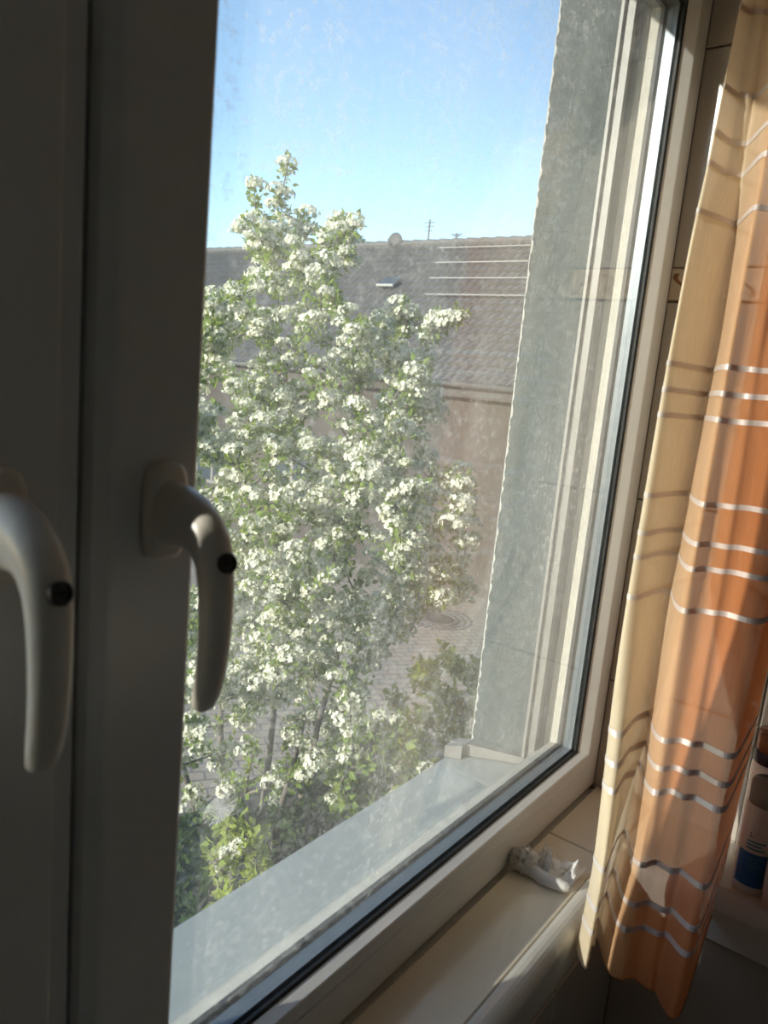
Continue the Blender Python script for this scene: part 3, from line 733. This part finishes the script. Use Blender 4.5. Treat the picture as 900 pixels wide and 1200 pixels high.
# satellite dishes and aerials on the ridge
MAT['dish'] = mat('dark_dish', (.03, .03, .03), .6, 0, base2=(.045, .045, .045), noise_s=6, noise_a=.3)
def dish(px, lab):
    y = 12.0
    lo, hi = 2.0, 30.0
    for _ in range(40):
        y = (lo + hi) / 2
        P = Vector((XRI, y, ZRI + .15)) - CAM
        if 450 + F * P.dot(right) / P.dot(fwd) > px: lo = y
        else: hi = y
    r_ = empty('satellite_dish', (XRI, y, ZRI + .14)); tag(r_, lab, 'satellite dish', 'satellite dishes on the ridge')
    v = []; f = []; n_ = 28
    for j in range(6):
        rr = .24 * j / 5
        for i in range(n_): a = 2 * math.pi * i / n_; v.append((.05 * (rr / .24) ** 2, rr * math.cos(a), rr * math.sin(a)))
    for j in range(5):
        for i in range(n_): f.append((j * n_ + i, j * n_ + (i + 1) % n_, (j + 1) * n_ + (i + 1) % n_, (j + 1) * n_ + i))
    d_ = from_py('reflector', v, f, MAT['dish'], r_, True); d_.location = (-.16, 0, -.04)
    MB().tube([(-.12, 0, -.2), (-.12, 0, .0)], .02, 8).build('mast', MAT['metal'], r_)
    MB().tube([(-.16, 0, -.2), (-.42, 0, -.02)], .012, 6).build('feed_arm', MAT['metal'], r_)
    return y
dish(385, 'round dark satellite dish on the roof ridge behind the tree top')
dish(466, 'round dark satellite dish on the roof ridge clear of the tree')
def aerial(px, h, lab):
    lo, hi = 2.0, 30.0
    for _ in range(40):
        y = (lo + hi) / 2
        P = Vector((XRI, y, ZRI + .2)) - CAM
        if 450 + F * P.dot(right) / P.dot(fwd) > px: lo = y
        else: hi = y
    r_ = empty('roof_aerial', (XRI, y, ZRI + .14)); tag(r_, lab, 'aerial')
    MB().tube([(0, 0, -.1), (0, 0, h)], .022, 8).build('mast', MAT['metal'], r_)
    for k in range(3): MB().tube([(0, -.10 - .03 * k, h * (.45 + .2 * k)), (0, .10 + .03 * k, h * (.45 + .2 * k))], .008, 6).build('element', MAT['metal'], r_)
aerial(502, .50, 'tall thin aerial mast on the house roof ridge')
aerial(387, .75, 'thin aerial mast rising beside the dish behind the tree')
aerial(535, .14, 'short stub aerial on the house roof ridge')

# ---------------------------------------------------------------- plants
MAT['bark'] = mat('grey_bark', (.10, .085, .07), .9, base2=(.16, .14, .12), noise_s=30, noise_a=.2, bump=.4, bump_s=80)
MAT['leaf'] = leafy('young_leaf', (.13, .20, .05), (.22, .29, .08), .45, tcol=(.42, .50, .10))
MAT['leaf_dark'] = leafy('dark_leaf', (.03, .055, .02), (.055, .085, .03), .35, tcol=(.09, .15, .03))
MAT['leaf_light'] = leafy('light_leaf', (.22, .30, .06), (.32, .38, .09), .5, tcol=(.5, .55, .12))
MAT['petal'] = leafy('white_petal', (.74, .74, .64), (.82, .81, .72), .40, tcol=(.74, .74, .57))
def leaf_into(V, Fc, p, d, size, up):
    d = d.normalized(); s = d.cross(up)
    if s.length < .01: s = d.orthogonal()
    s.normalize(); n_ = s.cross(d)
    b = len(V); w = size * .34
    V += [p, p + d * size * .45 + s * w + n_ * size * .10, p + d * size, p + d * size * .45 - s * w + n_ * size * .10, p + d * size * .5]
    Fc += [(b, b + 4, b + 1), (b + 4, b + 2, b + 1), (b, b + 3, b + 4), (b + 4, b + 3, b + 2)]
def rv(rng): 
    while True:
        q = Vector((rng.uniform(-1, 1), rng.uniform(-1, 1), rng.uniform(-1, 1)))
        if .05 < q.length < 1: return q.normalized()
def floret(V, Fc, c, nrm, r, rng):
    t = nrm.orthogonal().normalized(); w = nrm.cross(t); a0 = rng.uniform(0, 6.28)
    b = len(V); V.append(c)
    for k in range(10):
        a = a0 + k * math.pi / 5; rr = r if k % 2 == 0 else r * .62
        V.append(c + (t * math.cos(a) + w * math.sin(a)) * rr + nrm * (.25 * r if k % 2 == 0 else .1 * r))
    for k in range(5): Fc.append((b, b + 1 + (2 * k - 1) % 10, b + 1 + 2 * k, b + 1 + (2 * k + 1) % 10))
def cluster_geo(rng, R, nf):
    V = []; Fc = []
    for i in range(nf):
        d = rv(rng); d.z = abs(d.z) * 1.1 - .25; d.normalize()
        p = Vector((d.x * R, d.y * R, d.z * R * .62)) * rng.uniform(.8, 1.05)
        floret(V, Fc, p, (d + rv(rng) * .5).normalized(), R * rng.uniform(.20, .27), rng)
    return V, Fc

def grow(rng, base, trunk_top, tips, nodes0=None):
    # each tip is joined to the nearest node lying lower and nearer the base; returns branch polylines
    nodes = []; br = []
    for stem in trunk_top:
        pts = [base.lerp(stem, i / 6) + Vector((rng.uniform(-.03, .03), rng.uniform(-.03, .03), 0)) * (i > 0) for i in range(7)]
        br.append((pts, 2)); nodes += pts[1:]
    tips = sorted(tips, key=lambda p: (p - base).length)
    for tp in tips:
        best = None; bd = 1e9
        for q in nodes:
            dv = tp - q; d = dv.length
            if d < .05: continue
            pen = d * (1 + 1.6 * max(0, .45 - dv.z / d))
            if pen < bd: bd = pen; best = q
        mid = best.lerp(tp, .5) + Vector((0, 0, -.06 * (tp - best).length)) + rv(rng) * .05 * (tp - best).length
        pts = []
        for i in range(6):
            t = i / 5; pts.append(best * (1 - t) ** 2 + mid * 2 * t * (1 - t) + tp * t * t)
        br.append((pts, 1)); nodes += pts[2:]
    return br
def inside(poly, x, y):
    c = False; j = len(poly) - 1
    for i in range(len(poly)):
        if (poly[i][1] > y) != (poly[j][1] > y) and x < (poly[j][0] - poly[i][0]) * (y - poly[i][1]) / (poly[j][1] - poly[i][1]) + poly[i][0]: c = not c
        j = i
    return c

# the blossoming tree
rng = random.Random(21)
TD = 4.1
base = Vector((3.05, 2.60, GZ))
tree = empty('blossom_tree', base); tag(tree, 'young upright tree covered in white blossom clusters outside the window', 'tree')
crown = [(336, 180), (352, 250), (420, 255), (418, 310), (400, 345), (425, 375), (480, 350), (490, 372), (540, 362), (545, 385), (490, 425), (525, 480), (505, 505), (520, 540), (555, 545), (553, 590), (520, 620), (515, 650), (548, 655), (550, 690), (500, 715), (440, 760), (430, 850), (400, 920), (330, 960), (220, 965), (130, 900), (110, 700), (130, 480), (200, 390), (265, 330), (290, 290), (285, 205), (305, 205), (318, 240)]
tips = []
for px, py, dd in ((338, 190, 0), (331, 228, .05), (298, 215, -.1), (300, 250, 0), (280, 265, .1), (322, 240, .1), (403, 262, .1), (398, 285, .15), (378, 320, .2), (415, 305, .2), (440, 372, 0), (470, 355, -.1), (478, 365, -.1), (508, 385, -.3), (538, 370, -.35), (520, 375, -.3), (500, 395, -.25), (495, 440, -.1), (470, 430, 0), (515, 480, -.1), (490, 490, 0), (543, 548, -.2), (525, 560, -.1), (548, 580, -.2), (508, 580, 0), (535, 662, -.2), (515, 668, -.1), (545, 690, -.2), (495, 690, 0), (275, 340, .2), (250, 385, .1), (245, 420, -.2), (480, 740, .2), (455, 750, .1)):
    tips.append(at(px, py, TD + dd))
while len(tips) < 760:
    px, py = rng.uniform(105, 555), rng.uniform(250, 960)
    if not inside(crown, px, py) or (py > 800 and rng.random() < .45): continue
    k = min(1, (py - 180) / 300)
    dd = rng.uniform(-1, 1); dd = dd * (.25 + .65 * k)
    tips.append(at(px, py, TD + dd))
stems = [at(330, 760, TD), at(395, 760, TD - .1), at(440, 840, TD - .2), at(260, 800, TD + .1), at(355, 830, TD + .3), at(200, 830, TD - .2)]
brs = grow(rng, base, stems, tips)
mb = MB(); V = []; Fc = []; CL = []
for pts, lv in brs:
    if lv == 2: mb.tube(pts, [.035 - .022 * i / 6 for i in range(7)], 7)
    else:
        ln = (pts[-1] - pts[0]).length
        mb.tube(pts, [min(.012, .004 + ln * .008) * (1 - .75 * i / 5) for i in range(6)], 5)
        nc = max(2, int(ln / .085))
        for k in range(nc):
            t = 1 - (k / nc) * .75
            i = min(4, int(t * 5)); p = pts[i].lerp(pts[i + 1], t * 5 - i) + rv(rng) * (.015 if k == 0 else .05)
            if pts[-1].z < -1.6 and rng.random() < .35: pass
            else: CL.append((p, rng.uniform(.85, 1.4)))
        nl = int(36 * max(1, ln / .22))
        for k in range(nl):
            t = rng.uniform(.12, 1); i = min(4, int(t * 5)); p = pts[i].lerp(pts[i + 1], t * 5 - i)
            d = (rv(rng) + Vector((0, 0, .35))).normalized()
            leaf_into(V, Fc, p + d * rng.uniform(0, .05), (d + rv(rng) * .5), rng.uniform(.026, .046), rv(rng))
TB = -Vector(base)
o = mb.build('branches', MAT['bark'], tree, True); o.location = TB
o = from_py('leaves', V, Fc, MAT['leaf'], tree); o.location = TB; o['kind'] = 'stuff'
protos = []
for k in range(5):
    V, Fc = cluster_geo(rng, .047, 52)
    me = bpy.data.meshes.new('flower_cluster'); me.from_pydata([tuple(q) for q in V], [], Fc); me.materials.append(MAT['petal']); protos.append((me, V, Fc))
# nearest 300 in view as parts, the rest joined
def view(p):
    q = p - CAM; z = q.dot(fwd); return 450 + F * q.dot(right) / z, 600 + F * q.dot(down) / z, z
def score(c):
    a, b, z = view(c[0]); return z - .5 * c[1] + (0 if a > 215 and b < 1100 else 10)
CL.sort(key=score)
V = []; Fc = []
for i, (p, s) in enumerate(CL):
    me, pv, pf = protos[i % 5]; rz = rng.uniform(0, 6.28)
    if i < 300:
        o = bpy.data.objects.new('flower_cluster', me); COL.objects.link(o); o.parent = tree; o.location = p - base
        o.scale = (s, s, s); o.rotation_euler = (rng.uniform(-.3, .3), rng.uniform(-.3, .3), rz)
    else:
        b = len(V); R3 = Matrix.Rotation(rz, 3, 'Z')
        V += [p + (R3 @ q) * s for q in pv]; Fc += [tuple(b + j for j in q) for q in pf]
o = from_py('more_flower_clusters', V, Fc, MAT['petal'], tree); o.location = TB; o['kind'] = 'stuff'
print('clusters', len(CL))

def shrub(name, lab, center, rx, rz_, ntips, leafm, leaf_size, nleaf, flowers=0, seed=1, grp=None):
    rng = random.Random(seed)
    base = Vector((center.x, center.y, GZ + .05)); root = empty(name, base); tag(root, lab, 'shrub', grp)
    tips = []
    while len(tips) < ntips:
        q = rv(rng) * rng.uniform(.35, 1) ** .5
        tips.append(center + Vector((q.x * rx, q.y * rx, q.z * rz_)))
    zl = min(t.z for t in tips)
    st = [Vector((center.x + rng.uniform(-.3, .3) * rx, center.y + rng.uniform(-.3, .3) * rx, max(GZ + .3, center.z - rz_ * .6))) for _ in range(4)]
    mb = MB(); V = []; Fc = []; FV = []; FF = []
    for pts, lv in grow(rng, base, st, tips):
        if lv == 2: mb.tube(pts, [.018 - .009 * i / 6 for i in range(7)], 5); continue
        mb.tube(pts, [.006 * (1 - .7 * i / 5) for i in range(6)], 4)
        for k in range(nleaf):
            t = rng.uniform(.1, 1); i = min(4, int(t * 5)); p = pts[i].lerp(pts[i + 1], t * 5 - i)
            d = (rv(rng) + Vector((0, 0, .3))).normalized()
            leaf_into(V, Fc, p + d * rng.uniform(0, .05), d + rv(rng) * .4, leaf_size * rng.uniform(.7, 1.3), rv(rng))
        if rng.random() < flowers:
            me, pv, pf = protos[rng.randrange(5)]; b = len(FV)
            FV += [pts[-1] + q * rng.uniform(.8, .95) for q in pv]; FF += [tuple(b + j for j in q) for q in pf]
    o = mb.build('stems', MAT['bark'], root, True); o.location = -base
    o = from_py('leaves', V, Fc, leafm, root); o.location = -base; o['kind'] = 'stuff'
    if FV: o = from_py('flower_clusters', FV, FF, MAT['petal'], root); o.location = -base; o['kind'] = 'stuff'
shrub('yellow_green_shrub', 'yellow green leafy shrub growing at the edge of the paving', at(530, 850, 4.6), .42, .52, 120, MAT['leaf_light'], .05, 30, .12, 3)
shrub('flowering_shrub', 'low shrub with white flower heads in front of the dark bushes', at(450, 900, 3.6), .28, .28, 46, MAT['leaf'], .05, 22, .5, 4)
shrub('leafy_sapling', 'slender sapling with bright leaves near the outer sill', at(278, 1020, 3.1), .13, .24, 30, MAT['leaf_light'], .045, 14, .05, 5)
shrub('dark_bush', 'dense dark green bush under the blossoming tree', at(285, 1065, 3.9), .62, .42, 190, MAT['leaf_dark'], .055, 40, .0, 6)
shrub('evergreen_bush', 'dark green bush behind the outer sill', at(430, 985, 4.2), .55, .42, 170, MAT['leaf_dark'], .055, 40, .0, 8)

# spider web hung between the twigs above the sapling
wc = at(258, 948, 3.05); web = empty('spider_web', wc); tag(web, 'small round spider web catching light among the flowers', 'spider web')
MAT['silk'] = leafy('web_silk', (.8, .8, .8), (.9, .9, .9), .4)
e1 = (right * .72 - down * .69).normalized(); e2 = (right * .69 + down * .72 + fwd * .25).normalized()
mb = MB(); rng = random.Random(5)
for k in range(16):
    a = 2 * math.pi * k / 16 + rng.uniform(-.06, .06)
    mb.tube([(0, 0, 0), tuple(e1 * (.088 * math.cos(a)) + e2 * (.052 * math.sin(a)))], .0005, 3)
mb.build('spokes', MAT['silk'], web)
mb = MB()
pts = []
for k in range(16 * 13 + 1):
    a = 2 * math.pi * k / 16; rr = .12 + .86 * k / (16 * 13)
    pts.append(tuple(e1 * (.086 * rr * math.cos(a)) + e2 * (.050 * rr * math.sin(a))))
mb.tube(pts, .0005, 3); mb.build('spiral', MAT['silk'], web)
